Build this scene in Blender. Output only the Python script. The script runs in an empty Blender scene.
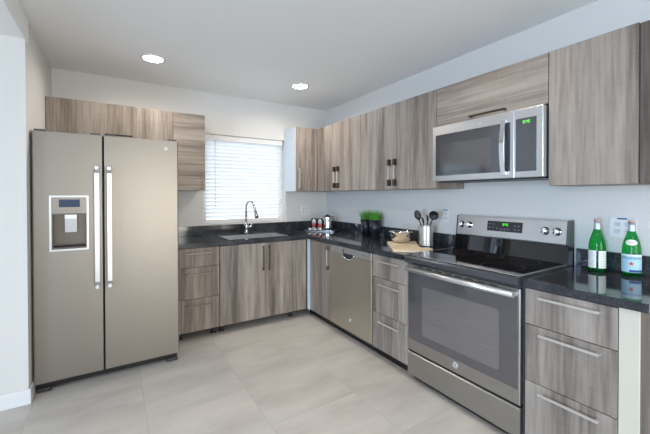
import bpy, bmesh, math, random
from mathutils import Vector, Matrix
random.seed(7)
S = bpy.context.scene
COL = S.collection
PI = math.pi

# ------------------------------------------------------------------ camera
CAM = dict(x=-2.4271, y=-3.849, z=1.3264, yaw=-0.5603, pitch=-0.0095, roll=-0.0017, f=334.57, v0=198.83)
cd = bpy.data.cameras.new('camera')
cam = bpy.data.objects.new('camera', cd)
COL.objects.link(cam)
cam.matrix_world = (Matrix.Translation((CAM['x'], CAM['y'], CAM['z'])) @ Matrix.Rotation(CAM['yaw'], 4, 'Z')
                    @ Matrix.Rotation(PI/2 + CAM['pitch'], 4, 'X') @ Matrix.Rotation(CAM['roll'], 4, 'Z'))
cd.sensor_fit = 'HORIZONTAL'; cd.sensor_width = 36.0
cd.lens = CAM['f'] / 650 * 36
cd.shift_y = -(217 - CAM['v0']) / 650
cd.clip_start = 0.05
S.camera = cam

# ------------------------------------------------------------------ world, light, exposure
S.view_settings.view_transform = 'Standard'
S.view_settings.look = 'None'
S.view_settings.exposure = 0.0
S.view_settings.gamma = 1.0
S.view_settings.use_curve_mapping = False
W = bpy.data.worlds.new('sky'); S.world = W; W.use_nodes = True
bg = W.node_tree.nodes['Background']
bg.inputs[0].default_value = (0.86, 0.93, 1.0, 1); bg.inputs[1].default_value = 2.7

def area(name, loc, direction, sx, sy, power, color, shape='RECTANGLE', spread=PI):
    l = bpy.data.lights.new(name, 'AREA'); l.shape = shape; l.size = sx; l.size_y = sy
    l.energy = power; l.color = color; l.spread = spread
    o = bpy.data.objects.new(name, l); COL.objects.link(o); o.location = loc
    o.rotation_euler = Vector(direction).to_track_quat('-Z', 'Z').to_euler()
    return o
# daylight coming in through the rear and west windows of the living area
area('rear_window_daylight', (-4.45, -7.42, 1.4), (0, 1, 0), 1.6, 1.2, 2.5, (0.40, 0.68, 1.0))
area('west_window_daylight', (-6.88, -4.8, .95), (1, .15, -.12), 2.8, 1.4, 134, (0.49, 0.71, 1.0), spread=math.radians(120))
area('rear_warm_fill', (-1.40, -7.38, 1.15), (.10, 1, -.05), 1.7, 2.0, 22, (1.0, 0.93, 0.83), spread=math.radians(90))  # added warm fill lamp at an assumed rear opening, no known patio door

# ------------------------------------------------------------------ geometry constants
H = 2.4775; XL = -2.904; YW = -1.034; ZH = 2.32
CT, CB = 0.893, 0.855
UT, UB = 2.14, 1.38
UD = 0.3386

# ------------------------------------------------------------------ helpers
def new_mat(name, color, rough=0.5, metal=0.0, **kw):
    m = bpy.data.materials.new(name); m.use_nodes = True
    b = m.node_tree.nodes['Principled BSDF']
    b.inputs['Base Color'].default_value = (*color, 1)
    b.inputs['Roughness'].default_value = rough
    b.inputs['Metallic'].default_value = metal
    for k, v in kw.items():
        b.inputs[k].default_value = v
    return m
def srgb(r, g, b):
    f = lambda c: (c/255/12.92) if c/255 <= .04045 else ((c/255+.055)/1.055)**2.4
    return (f(r), f(g), f(b))
def ramp(nt, stops):
    r = nt.nodes.new('ShaderNodeValToRGB')
    while len(r.color_ramp.elements) < len(stops): r.color_ramp.elements.new(0.5)
    for e, (p, c) in zip(r.color_ramp.elements, stops):
        e.position = p; e.color = (*c, 1)
    return r
def wood(name, horizontal=False, dark=1.0, tint=(1, 1, 1)):
    m = bpy.data.materials.new(name); m.use_nodes = True
    nt = m.node_tree; N = nt.nodes; L = nt.links; b = N['Principled BSDF']
    tc = N.new('ShaderNodeTexCoord'); oi = N.new('ShaderNodeObjectInfo')
    mul = N.new('ShaderNodeMath'); mul.operation = 'MULTIPLY'; mul.inputs[1].default_value = 37.0
    L.new(oi.outputs['Random'], mul.inputs[0])
    cmb = N.new('ShaderNodeCombineXYZ')
    for i in range(3): L.new(mul.outputs[0], cmb.inputs[i])
    add = N.new('ShaderNodeVectorMath'); add.operation = 'ADD'
    L.new(tc.outputs['Object'], add.inputs[0]); L.new(cmb.outputs[0], add.inputs[1])
    def noise(scale, sc, det, dist=0.0):
        mp = N.new('ShaderNodeMapping'); mp.inputs['Scale'].default_value = scale
        L.new(add.outputs[0], mp.inputs[0])
        n = N.new('ShaderNodeTexNoise'); n.inputs['Scale'].default_value = sc
        n.inputs['Detail'].default_value = det; n.inputs['Distortion'].default_value = dist
        L.new(mp.outputs[0], n.inputs['Vector']); return n
    g = (1, 1, .06) if not horizontal else (.06, .06, 1)
    broad = noise(g, 9, 3, .35)
    fine = noise(g if not horizontal else (.04, .04, 1), 60, 4, .1)
    cross = noise((.12, .12, 1) if not horizontal else (1, 1, .15), 90, 2)
    mix = N.new('ShaderNodeMix'); mix.data_type = 'FLOAT'; mix.inputs[0].default_value = .36
    L.new(broad.outputs['Fac'], mix.inputs[2]); L.new(fine.outputs['Fac'], mix.inputs[3])
    mix2 = N.new('ShaderNodeMix'); mix2.data_type = 'FLOAT'; mix2.inputs[0].default_value = .05
    L.new(mix.outputs[0], mix2.inputs[2]); L.new(cross.outputs['Fac'], mix2.inputs[3])
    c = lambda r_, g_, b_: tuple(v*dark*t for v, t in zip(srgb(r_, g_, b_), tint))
    r = ramp(nt, [(0.34, c(98, 89, 82)), (0.45, c(128, 117, 108)), (0.54, c(150, 139, 129)), (0.66, c(170, 159, 149))])
    L.new(mix2.outputs[0], r.inputs[0]); L.new(r.outputs[0], b.inputs['Base Color'])
    b.inputs['Roughness'].default_value = .45; b.inputs['IOR'].default_value = 1.38
    return m
def granite():
    m = bpy.data.materials.new('black_granite'); m.use_nodes = True
    nt = m.node_tree; N = nt.nodes; L = nt.links; b = N['Principled BSDF']
    tc = N.new('ShaderNodeTexCoord')
    n = N.new('ShaderNodeTexNoise'); n.inputs['Scale'].default_value = 170; n.inputs['Detail'].default_value = 3
    n2 = N.new('ShaderNodeTexNoise'); n2.inputs['Scale'].default_value = 9; n2.inputs['Detail'].default_value = 4
    L.new(tc.outputs['Object'], n.inputs['Vector']); L.new(tc.outputs['Object'], n2.inputs['Vector'])
    mx = N.new('ShaderNodeMix'); mx.data_type = 'FLOAT'; mx.inputs[0].default_value = .35
    L.new(n.outputs['Fac'], mx.inputs[2]); L.new(n2.outputs['Fac'], mx.inputs[3])
    r = ramp(nt, [(0.42, srgb(36, 38, 42)), (0.56, srgb(58, 61, 67)), (0.70, srgb(100, 100, 102))])
    L.new(mx.outputs[0], r.inputs[0]); L.new(r.outputs[0], b.inputs['Base Color'])
    b.inputs['Roughness'].default_value = .07; b.inputs['IOR'].default_value = 1.6
    return m
def floor_mat():
    m = bpy.data.materials.new('floor_tile'); m.use_nodes = True
    nt = m.node_tree; N = nt.nodes; L = nt.links; b = N['Principled BSDF']
    tc = N.new('ShaderNodeTexCoord'); sep = N.new('ShaderNodeSeparateXYZ'); L.new(tc.outputs['Object'], sep.inputs[0])
    def mth(op, a, bb=None, c=None):
        n = N.new('ShaderNodeMath'); n.operation = op
        for i, v in enumerate((a, bb, c)):
            if v is None: continue
            if isinstance(v, (int, float)): n.inputs[i].default_value = v
            else: L.new(v, n.inputs[i])
        return n.outputs[0]
    cx = mth('DIVIDE', mth('ADD', sep.outputs[0], 2.88), .603)
    col = mth('FLOOR', cx); fx = mth('SUBTRACT', cx, col)
    cy = mth('DIVIDE', mth('ADD', mth('ADD', sep.outputs[1], 1.155), mth('MULTIPLY', col, .45)), 1.206)
    row = mth('FLOOR', cy); fy = mth('SUBTRACT', cy, row)
    gx = mth('LESS_THAN', mth('MULTIPLY', mth('SUBTRACT', .5, mth('ABSOLUTE', mth('SUBTRACT', fx, .5))), .603), .0022)
    gy = mth('LESS_THAN', mth('MULTIPLY', mth('SUBTRACT', .5, mth('ABSOLUTE', mth('SUBTRACT', fy, .5))), 1.206), .0022)
    grout = mth('MAXIMUM', gx, gy)
    wn = N.new('ShaderNodeTexWhiteNoise'); wn.noise_dimensions = '2D'
    cm = N.new('ShaderNodeCombineXYZ'); L.new(col, cm.inputs[0]); L.new(row, cm.inputs[1]); L.new(cm.outputs[0], wn.inputs['Vector'])
    sc = N.new('ShaderNodeVectorMath'); sc.operation = 'SCALE'; sc.inputs['Scale'].default_value = 11
    L.new(wn.outputs['Color'], sc.inputs[0])
    ad = N.new('ShaderNodeVectorMath'); ad.operation = 'ADD'; L.new(tc.outputs['Object'], ad.inputs[0]); L.new(sc.outputs[0], ad.inputs[1])
    mp = N.new('ShaderNodeMapping'); mp.inputs['Scale'].default_value = (.9, 3.0, 1); mp.inputs['Rotation'].default_value = (0, 0, .12)
    L.new(ad.outputs[0], mp.inputs[0])
    n = N.new('ShaderNodeTexNoise'); n.inputs['Scale'].default_value = 1.9; n.inputs['Detail'].default_value = 6
    n.inputs['Roughness'].default_value = .55; n.inputs['Distortion'].default_value = .3
    L.new(mp.outputs[0], n.inputs['Vector'])
    r = ramp(nt, [(0.3, srgb(180, 173, 165)), (0.5, srgb(194, 188, 180)), (0.7, srgb(204, 198, 190))])
    L.new(n.outputs['Fac'], r.inputs[0])
    hv = N.new('ShaderNodeHueSaturation'); L.new(r.outputs[0], hv.inputs['Color'])
    L.new(mth('ADD', mth('MULTIPLY', wn.outputs['Value'], .05), .975), hv.inputs['Value'])
    mx = N.new('ShaderNodeMix'); mx.data_type = 'RGBA'
    L.new(grout, mx.inputs[0]); L.new(hv.outputs[0], mx.inputs[6]); mx.inputs[7].default_value = (*srgb(178, 174, 168), 1)
    L.new(mx.outputs[2], b.inputs['Base Color'])
    b.inputs['Roughness'].default_value = .42
    return m
def brushed(name, color, rough, sx=(1, 1, 60), metal=1.0):
    m = new_mat(name, color, rough, metal)
    nt = m.node_tree; N = nt.nodes; L = nt.links; b = N['Principled BSDF']
    tc = N.new('ShaderNodeTexCoord'); mp = N.new('ShaderNodeMapping'); mp.inputs['Scale'].default_value = sx
    n = N.new('ShaderNodeTexNoise'); n.inputs['Scale'].default_value = 6; n.inputs['Detail'].default_value = 2
    L.new(tc.outputs['Object'], mp.inputs[0]); L.new(mp.outputs[0], n.inputs['Vector'])
    r = N.new('ShaderNodeMapRange'); r.inputs[3].default_value = rough*.9; r.inputs[4].default_value = rough*1.1
    L.new(n.outputs['Fac'], r.inputs[0]); L.new(r.outputs[0], b.inputs['Roughness'])
    return m
def plaster(name, c, amount=.02):
    m = new_mat(name, c, .75)
    nt = m.node_tree; N = nt.nodes; L = nt.links; b = N['Principled BSDF']
    n = N.new('ShaderNodeTexNoise'); n.inputs['Scale'].default_value = 90; n.inputs['Detail'].default_value = 3
    tc = N.new('ShaderNodeTexCoord'); L.new(tc.outputs['Object'], n.inputs['Vector'])
    bp = N.new('ShaderNodeBump'); bp.inputs['Strength'].default_value = .08; bp.inputs['Distance'].default_value = .002
    L.new(n.outputs['Fac'], bp.inputs['Height']); L.new(bp.outputs[0], b.inputs['Normal'])
    return m
def emis(name, c, s):
    m = bpy.data.materials.new(name); m.use_nodes = True; b = m.node_tree.nodes['Principled BSDF']
    b.inputs['Base Color'].default_value = (*c, 1); b.inputs['Emission Color'].default_value = (*c, 1); b.inputs['Emission Strength'].default_value = s
    return m

M = dict(
 wall=plaster('wall_paint', srgb(219, 217, 213)), ceil=plaster('ceiling_paint', srgb(246, 246, 245)),
 white=new_mat('white_trim', srgb(228, 228, 227), .45), floor=floor_mat(), granite=granite(),
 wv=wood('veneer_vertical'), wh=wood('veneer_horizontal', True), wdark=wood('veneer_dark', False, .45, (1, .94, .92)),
 carc=new_mat('carcass', srgb(112, 103, 96), .5), white_lam=new_mat('white_laminate', srgb(208, 214, 220), .14),
 cream=new_mat('cream_filler', srgb(204, 198, 182), .5),
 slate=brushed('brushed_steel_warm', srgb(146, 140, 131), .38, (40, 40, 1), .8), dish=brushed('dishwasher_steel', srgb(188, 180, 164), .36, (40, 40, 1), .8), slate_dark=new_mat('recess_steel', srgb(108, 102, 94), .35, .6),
 nickel_dark=new_mat('dull_nickel', srgb(128, 119, 110), .35, .8), steel=brushed('brushed_steel', srgb(214, 215, 217), .3, metal=.88),
 steeld=brushed('dark_steel', srgb(172, 171, 168), .34), fside=new_mat('appliance_side', srgb(92, 92, 94), .45, .3),
 chrome=new_mat('chrome', srgb(225, 226, 228), .08, 1.0), nickel=brushed('satin_nickel', srgb(206, 203, 198), .34, metal=.6), cooktop_trim=new_mat('dark_cooktop_trim', srgb(92, 94, 98), .22, .7),
 tray=new_mat('tray_steel', srgb(150, 152, 154), .16, 1.0),
 bronze=new_mat('dark_bronze', srgb(84, 72, 62), .35, .8),
 black=new_mat('black_plastic', srgb(13, 13, 15), .45), void=new_mat('dark_gap', srgb(14, 14, 15), .7),
 bglass=new_mat('black_glass', srgb(14, 14, 17), .04, 0.0, IOR=1.6), oglass=new_mat('oven_glass', srgb(104, 101, 103), .09, .45, IOR=1.7),
 oglass2=new_mat('oven_window', srgb(128, 123, 122), .12, .4, IOR=1.7),
 mglass=new_mat('microwave_glass', srgb(92, 94, 98), .05, .5, IOR=1.8),
 mesh_glass=new_mat('microwave_window', srgb(106, 106, 108), .08, .5, IOR=1.8), panel=new_mat('control_panel_black', srgb(44, 44, 50), .3), btn=new_mat('button_grey', srgb(120, 122, 128), .4),
 green=emis('green_digits', (.15, .85, .06), .75), screen=new_mat('blue_screen', srgb(48, 62, 88), .2),
 grass=new_mat('green_grass', srgb(98, 172, 62), .6), soil=new_mat('dark_soil', srgb(50, 38, 28), .9),
 pot=new_mat('glossy_black_pot', srgb(30, 34, 44), .3), bamboo=None,
 red=new_mat('red_label', srgb(222, 96, 92), .5), paper=new_mat('paper_label', srgb(236, 240, 238), .6),
 bluep=new_mat('pale_blue_label', srgb(176, 214, 232), .6), blueink=new_mat('blue_ink', srgb(44, 74, 140), .6),
 redink=new_mat('red_ink', srgb(222, 70, 40), .6), orange=new_mat('pink_cap_foil', srgb(214, 170, 164), .35, .3),
 foil=new_mat('silver_blue_foil', srgb(188, 200, 208), .3, .5), socket=new_mat('outlet_grey', srgb(150, 152, 156), .5),
 spray=new_mat('grey_rubber', srgb(54, 54, 56), .5), lampd=emis('lamp_diffuser', (1.0, .97, .92), 40.0),
 emblem=new_mat('emblem_silver', srgb(236, 236, 236), .25, .3), ink=new_mat('emblem_ink', srgb(104, 106, 112), .4),
)
def bamboo():
    m = wood('bamboo_board', False)
    r = [n for n in m.node_tree.nodes if n.type == 'VALTORGB'][0]
    for e, c in zip(r.color_ramp.elements, [(212, 182, 144), (224, 197, 160), (232, 208, 174), (238, 217, 186)]):
        e.color = (*srgb(*c), 1)
    m.node_tree.nodes['Principled BSDF'].inputs['Roughness'].default_value = .5
    return m
M['bamboo'] = bamboo()
def bottle_glass():
    m = new_mat('green_bottle_glass', (0.02, .56, .14), .02, 0.0, IOR=1.33)
    m.node_tree.nodes['Principled BSDF'].inputs['Transmission Weight'].default_value = .95
    return m
M['bottle'] = bottle_glass()
def clear_glass():
    m = new_mat('clear_glass', (1, 1, 1), .0, 0.0, IOR=1.1)
    m.node_tree.nodes['Principled BSDF'].inputs['Transmission Weight'].default_value = 1
    return m
M['glass'] = clear_glass()
def slat_mat():
    m = bpy.data.materials.new('blind_slat'); m.use_nodes = True
    nt = m.node_tree; N = nt.nodes; L = nt.links
    for n in list(N): N.remove(n)
    out = N.new('ShaderNodeOutputMaterial'); d = N.new('ShaderNodeBsdfDiffuse'); t = N.new('ShaderNodeBsdfTranslucent'); mx = N.new('ShaderNodeMixShader')
    d.inputs[0].default_value = (.9, .9, .9, 1); t.inputs[0].default_value = (.9, .92, .94, 1); mx.inputs[0].default_value = .72
    L.new(d.outputs[0], mx.inputs[1]); L.new(t.outputs[0], mx.inputs[2]); L.new(mx.outputs[0], out.inputs[0])
    return m
M['slat'] = slat_mat()

def meta(o, label=None, cat=None, group=None, kind=None):
    if label: o['label'] = label
    if cat: o['category'] = cat
    if group: o['group'] = group
    if kind: o['kind'] = kind
    return o
def thing(name, label, cat, loc, group=None):
    o = bpy.data.objects.new(name, None); COL.objects.link(o); o.location = loc; o.empty_display_size = .05
    return meta(o, label, cat, group)
def world_loc(o):
    v = Vector((0, 0, 0))
    while o: v += o.location; o = o.parent
    return v
class B:
    """bmesh collector in world coordinates"""
    def __init__(s): s.bm = bmesh.new()
    def box(s, x0, x1, y0, y1, z0, z1, bev=0, seg=2):
        x0, x1 = sorted((x0, x1)); y0, y1 = sorted((y0, y1)); z0, z1 = sorted((z0, z1))
        t = bmesh.new(); bmesh.ops.create_cube(t, size=1)
        for v in t.verts:
            v.co = Vector(((x0+x1)/2 + v.co.x*(x1-x0), (y0+y1)/2 + v.co.y*(y1-y0), (z0+z1)/2 + v.co.z*(z1-z0)))
        if bev: bmesh.ops.bevel(t, geom=t.edges[:], offset=bev, segments=seg, affect='EDGES', profile=.5)
        s._merge(t); return s
    def _merge(s, t, mat=None):
        if mat: bmesh.ops.transform(t, matrix=mat, verts=t.verts[:])
        me = bpy.data.meshes.new('t'); t.to_mesh(me); t.free(); s.bm.from_mesh(me); bpy.data.meshes.remove(me)
    def prism(s, pts, a0, a1, axis='z'):
        """pts 2D polygon; axis z: (x,y); axis x: (y,z); axis y: (x,z)"""
        def P(p, a):
            return {'z': (p[0], p[1], a), 'x': (a, p[0], p[1]), 'y': (p[0], a, p[1])}[axis]
        t = bmesh.new()
        lo = [t.verts.new(P(p, a0)) for p in pts]; hi = [t.verts.new(P(p, a1)) for p in pts]
        t.faces.new(lo); t.faces.new(hi)
        n = len(pts)
        for i in range(n): t.faces.new((lo[i], lo[(i+1) % n], hi[(i+1) % n], hi[i]))
        s._merge(t); return s
    def lathe(s, prof, cx, cy, z=0, seg=32, axis='z', mat=None, cap=True, smooth=True):
        t = bmesh.new(); rings = []
        for r, h in prof:
            if r < 1e-6: rings.append([t.verts.new((0, 0, h))])
            else: rings.append([t.verts.new((r*math.cos(2*PI*i/seg), r*math.sin(2*PI*i/seg), h)) for i in range(seg)])
        for a, b in zip(rings, rings[1:]):
            for i in range(seg):
                j = (i+1) % seg
                if len(a) == 1 and len(b) == 1: continue
                if len(a) == 1: t.faces.new((a[0], b[i], b[j]))
                elif len(b) == 1: t.faces.new((a[i], a[j], b[0]))
                else: t.faces.new((a[i], a[j], b[j], b[i]))
        if cap:
            for rg in (rings[0], rings[-1]):
                if len(rg) > 1: t.faces.new(rg)
        for f in t.faces: f.smooth = smooth and len(f.verts) <= 4
        R = {'z': Matrix.Identity(4), 'x': Matrix.Rotation(PI/2, 4, 'Y'), '-x': Matrix.Rotation(-PI/2, 4, 'Y'), '-y': Matrix.Rotation(PI/2, 4, 'X')}[axis]
        s._merge(t, Matrix.Translation((cx, cy, z)) @ (mat if mat else R)); return s
    def tube(s, pts, r, seg=12, cap=True):
        pts = [Vector(p) for p in pts]; rs = r if isinstance(r, (list, tuple)) else [r]*len(pts)
        t = bmesh.new(); rings = []; prev = None
        for i, p in enumerate(pts):
            d = (pts[min(i+1, len(pts)-1)] - pts[max(i-1, 0)]).normalized()
            if prev is None:
                u = d.orthogonal().normalized()
            else:
                u = (prev - d*prev.dot(d)).normalized()
            prev = u; w = d.cross(u)
            rings.append([t.verts.new(p + (u*math.cos(2*PI*k/seg) + w*math.sin(2*PI*k/seg))*rs[i]) for k in range(seg)])
        for a, b in zip(rings, rings[1:]):
            for k in range(seg):
                f = t.faces.new((a[k], a[(k+1) % seg], b[(k+1) % seg], b[k])); f.smooth = True
        if cap: t.faces.new(rings[0]); t.faces.new(rings[-1])
        s._merge(t); return s
    def sweep_rect(s, pts, w, h, side):
        """rectangular bar along pts; side = width direction"""
        pts = [Vector(p) for p in pts]; side = Vector(side).normalized(); t = bmesh.new(); rings = []
        for i, p in enumerate(pts):
            d = (pts[min(i+1, len(pts)-1)] - pts[max(i-1, 0)]).normalized(); up = d.cross(side).normalized()
            rings.append([t.verts.new(p + side*a*w/2 + up*b*h/2) for a, b in ((-1, -1), (1, -1), (1, 1), (-1, 1))])
        for a, b in zip(rings, rings[1:]):
            for k in range(4): t.faces.new((a[k], a[(k+1) % 4], b[(k+1) % 4], b[k]))
        t.faces.new(rings[0]); t.faces.new(rings[-1])
        s._merge(t); return s
    def rot(s, center, ang, axis='Z'):
        c = Vector(center)
        bmesh.ops.transform(s.bm, matrix=Matrix.Translation(c) @ Matrix.Rotation(ang, 4, axis) @ Matrix.Translation(-c), verts=s.bm.verts[:])
        return s
    def build(s, name, mat, parent=None, loc=None, label=None):
        bmesh.ops.recalc_face_normals(s.bm, faces=s.bm.faces[:])
        off = world_loc(parent) if parent else Vector(loc or (0, 0, 0))
        bmesh.ops.translate(s.bm, verts=s.bm.verts[:], vec=-off)
        me = bpy.data.meshes.new(name); s.bm.to_mesh(me); s.bm.free()
        o = bpy.data.objects.new(name, me); COL.objects.link(o)
        if isinstance(mat, (list, tuple)):
            for m in mat: me.materials.append(m)
        else: me.materials.append(mat)
        if parent: o.parent = parent
        else: o.location = off
        if label: o['label'] = label
        return o
def bx(*a, **k): return B().box(*a, **k)
def struct(o):
    o['kind'] = 'structure'; return o
def text_bm(txt, size, depth=.0004):
    """text mesh in its own XY plane, centred"""
    c = bpy.data.curves.new('t', 'FONT'); c.body = txt; c.size = size; c.align_x = 'CENTER'; c.align_y = 'CENTER'; c.extrude = depth
    o = bpy.data.objects.new('t', c); COL.objects.link(o)
    dg = bpy.context.evaluated_depsgraph_get(); dg.update()
    me = bpy.data.meshes.new_from_object(o.evaluated_get(dg))
    t = bmesh.new(); t.from_mesh(me)
    bpy.data.objects.remove(o); bpy.data.curves.remove(c); bpy.data.meshes.remove(me)
    return t

# coordinate frames for things that face the room from the two runs: (u along the wall, w out of the wall, z)
class Back:
    face = '-y'
    @staticmethod
    def box(b, u0, u1, w0, w1, z0, z1, bev=0): return b.box(u0, u1, -w0, -w1, z0, z1, bev)
    @staticmethod
    def pt(u, w, z): return (u, -w, z)
    rotm = Matrix(((1, 0, 0, 0), (0, 0, -1, 0), (0, 1, 0, 0), (0, 0, 0, 1)))      # text plane facing -y
class Right:
    face = '-x'
    @staticmethod
    def box(b, u0, u1, w0, w1, z0, z1, bev=0): return b.box(-w0, -w1, -u0, -u1, z0, z1, bev)
    @staticmethod
    def pt(u, w, z): return (-w, -u, z)
    rotm = Matrix(((0, 0, -1, 0), (-1, 0, 0, 0), (0, 1, 0, 0), (0, 0, 0, 1)))     # text plane facing -x

def pull(F, u, w, z, length, vertical, parent, post=.014, mat=None, pmat=None, label=None):
    """flat bar pull: a bar proud of the front on two posts"""
    mat = mat or M['nickel']
    b = B(); h = length/2; bt = .008
    if vertical:
        F.box(b, u-.005, u+.005, w+.022, w+.022+bt, z-h, z+h, .0015)
        if not pmat:
            F.box(b, u-.005, u+.005, w, w+.024, z-h, z-h+post); F.box(b, u-.005, u+.005, w, w+.024, z+h-post, z+h)
    else:
        F.box(b, u-h, u+h, w+.022, w+.022+bt, z-.006, z+.006, .0015)
        if not pmat:
            F.box(b, u-h, u-h+post, w, w+.024, z-.005, z+.005); F.box(b, u+h-post, u+h, w, w+.024, z-.005, z+.005)
    o = b.build('handle', mat, parent, label=label)
    if pmat:
        p = B()
        for s_ in (-1, 1):
            zz = z + s_*(h-post/2)
            F.box(p, u-.010, u+.010, w, w+.033, zz-post/2, zz+post/2, .002)
        # the two end blocks belong to the same handle
        for v in p.bm.verts: pass
        me = bpy.data.meshes.new('tmp'); bmesh.ops.recalc_face_normals(p.bm, faces=p.bm.faces[:])
        bmesh.ops.translate(p.bm, verts=p.bm.verts[:], vec=-world_loc(parent)); p.bm.to_mesh(me); p.bm.free()
        t = bmesh.new(); t.from_mesh(o.data); n0 = len(t.faces); t.from_mesh(me); t.faces.ensure_lookup_table()
        for f in t.faces[n0:]: f.material_index = 1
        o.data.materials.append(pmat); t.to_mesh(o.data); t.free(); bpy.data.meshes.remove(me)
    return o
def foot(x, y, parent):
    B().lathe([(.024, 0), (.024, .012), (.014, .018), (.014, .06), (.026, .066), (.026, .0745)], x, y, 0, 14).build('foot', M['black'], parent)

# ------------------------------------------------------------------ the setting
X0, Y0 = -7.0, -7.5
struct(bx(X0-.1, .1, Y0-.1, .14, -.1, 0).build('floor', M['floor']))
struct(bx(XL, .1, Y0-.1, .14, H, H+.1).build('ceiling', M['ceil']))
struct(bx(X0-.1, XL, Y0-.1, YW+.1, ZH, H+.1).build('ceiling', M['ceil']))
WX0, WX1, WZ0, WZ1 = -1.60, -.60, 1.0, 2.018
wb = B()
wb.box(XL-.1, WX0, 0, .14, 0, H); wb.box(WX1, .1, 0, .14, 0, H); wb.box(WX0, WX1, 0, .14, 0, WZ0); wb.box(WX0, WX1, 0, .14, WZ1, H)
struct(wb.build('wall_back', M['wall']))
struct(bx(0, .1, Y0-.1, 0, 0, H).build('wall_right', M['wall']))
struct(B().prism([(XL, 0), (XL, YW), (X0-.1, YW), (X0-.1, YW+.1), (XL-.1, YW+.1), (XL-.1, 0)], 0, ZH).box(XL-.1, XL, YW+.1, 0, ZH, H).build('wall_left', M['wall']))
# rest of the home behind and left of the camera
ww = B(); ww.box(X0-.1, X0, Y0, -6.3, 0, ZH); ww.box(X0-.1, X0, -3.3, YW, 0, ZH); ww.box(X0-.1, X0, -6.3, -3.3, 0, .2); ww.box(X0-.1, X0, -6.3, -3.3, 2.25, ZH)
struct(ww.build('wall_west', M['wall']))
wr = B(); wr.box(X0, -5.3, Y0-.1, Y0, 0, ZH); wr.box(-5.3, -3.6, Y0-.1, Y0, 0, .8); wr.box(-5.3, -3.6, Y0-.1, Y0, 2.05, H); wr.box(-3.6, -2.4, Y0-.1, Y0, 0, H)
wr.box(-2.4, -.5, Y0-.1, Y0, 2.2, H); wr.box(-.5, 0, Y0-.1, Y0, 0, H)
struct(wr.build('wall_rear', M['wall']))
# baseboards
struct(B().prism([(YW-.014, 0), (YW-.001, 0), (YW-.001, .092), (YW-.008, .092), (YW-.014, .082)], X0, XL+.012, 'x').build('baseboard_left', M['white']))
struct(bx(XL+.0005, XL+.012, YW-.001, -.9, 0, .088).build('baseboard_return', M['white']))
# window in the back wall
wf = B()
for a in ((WX0, WX0+.05, WZ0, WZ1), (WX1-.05, WX1, WZ0, WZ1), (WX0+.05, WX1-.05, WZ0, WZ0+.05), (WX0+.05, WX1-.05, WZ1-.05, WZ1)):
    wf.box(a[0], a[1], .095, .135, a[2], a[3])
wfo = struct(wf.build('window_1', M['white']))
bx(WX0+.05, WX1-.05, .112, .116, WZ0+.05, WZ1-.05).build('pane', M['glass'], wfo)

# ------------------------------------------------------------------ window blind
t = thing('window_blind', 'white horizontal slat blind lowered over the window above the sink', 'window blind', (-1.145, .05, WZ0+.02))
BX0, BX1 = -1.584, -.633
bx(BX0, BX1, .016, .075, 1.955, 2.0165, .003).build('headrail', M['white'], t)
NS = 21; zt, zb = 1.935, 1.085
for i in range(NS):
    z = zt - (zt-zb)*i/(NS-1)
    b = B()
    prof = []
    for k in range(7):
        a = -1 + 2*k/6; prof.append((a*.025, .0022*(1-a*a)))
    pts = [(y, h) for y, h in prof] + [(y, h-.0018) for y, h in reversed(prof)]
    ang = R_ = math.radians(-50)
    pts = [(.053 + y*math.cos(ang) - h*math.sin(ang), z + y*math.sin(ang) + h*math.cos(ang)) for y, h in pts]
    b.prism(pts, BX0+.004, BX1-.004, 'x').build('slat', M['slat'], t)
bx(BX0+.002, BX1-.002, .035, .072, 1.036, 1.056, .003).build('bottom_rail', M['white'], t)
B().tube([(-1.466, .022, 1.958), (-1.467, .020, 1.2)], .0035, 8).build('tilt_wand', M['nickel'], t)
for x in (-1.43, -.79):
    B().tube([(x, .027, 1.956), (x, .027, 1.05)], .0012, 6).build('ladder_cord', M['white'], t)

# ------------------------------------------------------------------ recessed ceiling lights
def downlight(x, y, z, label, power):
    t = thing('recessed_light', label, 'ceiling light', (x, y, z), 'recessed ceiling downlights')
    B().lathe([(.074, -.001), (.096, -.001), (.096, -.004), (.078, -.010), (.074, -.006)], x, y, z, 40).build('trim_ring', M['white'], t)
    B().lathe([(.0738, -.002), (.0738, -.006), (.05, -.009), (0, -.010)], x, y, z, 40).build('lens', M['lampd'], t, label='glowing white lens')
    area('downlight', (x, y, z-.016), (0, 0, -1), .14, .14, power, (1.0, .90, .78), 'DISK', math.radians(160))
downlight(-2.15, -.71, H, 'round recessed ceiling light nearer the fridge', 6.5)
downlight(-.775, -.73, H, 'round recessed ceiling light nearer the corner wall cabinets', 6.5)
for x, y in ((-2.15, -2.6), (-.9, -2.6), (-2.15, -4.9), (-.9, -4.9)):
    area('downlight', (x, y, H-.012), (0, 0, -1), .14, .14, 4, (1.0, .90, .78), 'DISK', math.radians(150))

# ------------------------------------------------------------------ cabinets
def front(F, name, parent, u0, u1, z0, z1, w, mat, th=.019, gap=.0018):
    b = B(); F.box(b, u0+gap, u1-gap, w-th, w, z0+gap, z1-gap, .0008)
    return b.build(name, mat, parent)
DF = .62   # door face of the base units
def drawer_unit(F, u0, u1, label, z_split, handles, hspan, depth0=.02, filler=None):
    t = thing('drawer_cabinet', label, 'cabinet', F.pt((u0+u1)/2, .3, 0))
    b = B(); F.box(b, u0, u1, depth0, DF-.0205, .080, CB-.002); b.build('carcass', M['carc'], t)
    zs = [CB-.008] + list(z_split) + [.078]
    for i in range(3):
        d = front(F, 'drawer', t, u0+.001, u1-.001, zs[i+1], zs[i], DF, M['wv'])
        pull(F, (hspan[0]+hspan[1])/2, DF, handles[i], hspan[1]-hspan[0], False, d, mat=M['nickel_dark'] if F is Back else M['nickel'])
    return t
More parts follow.
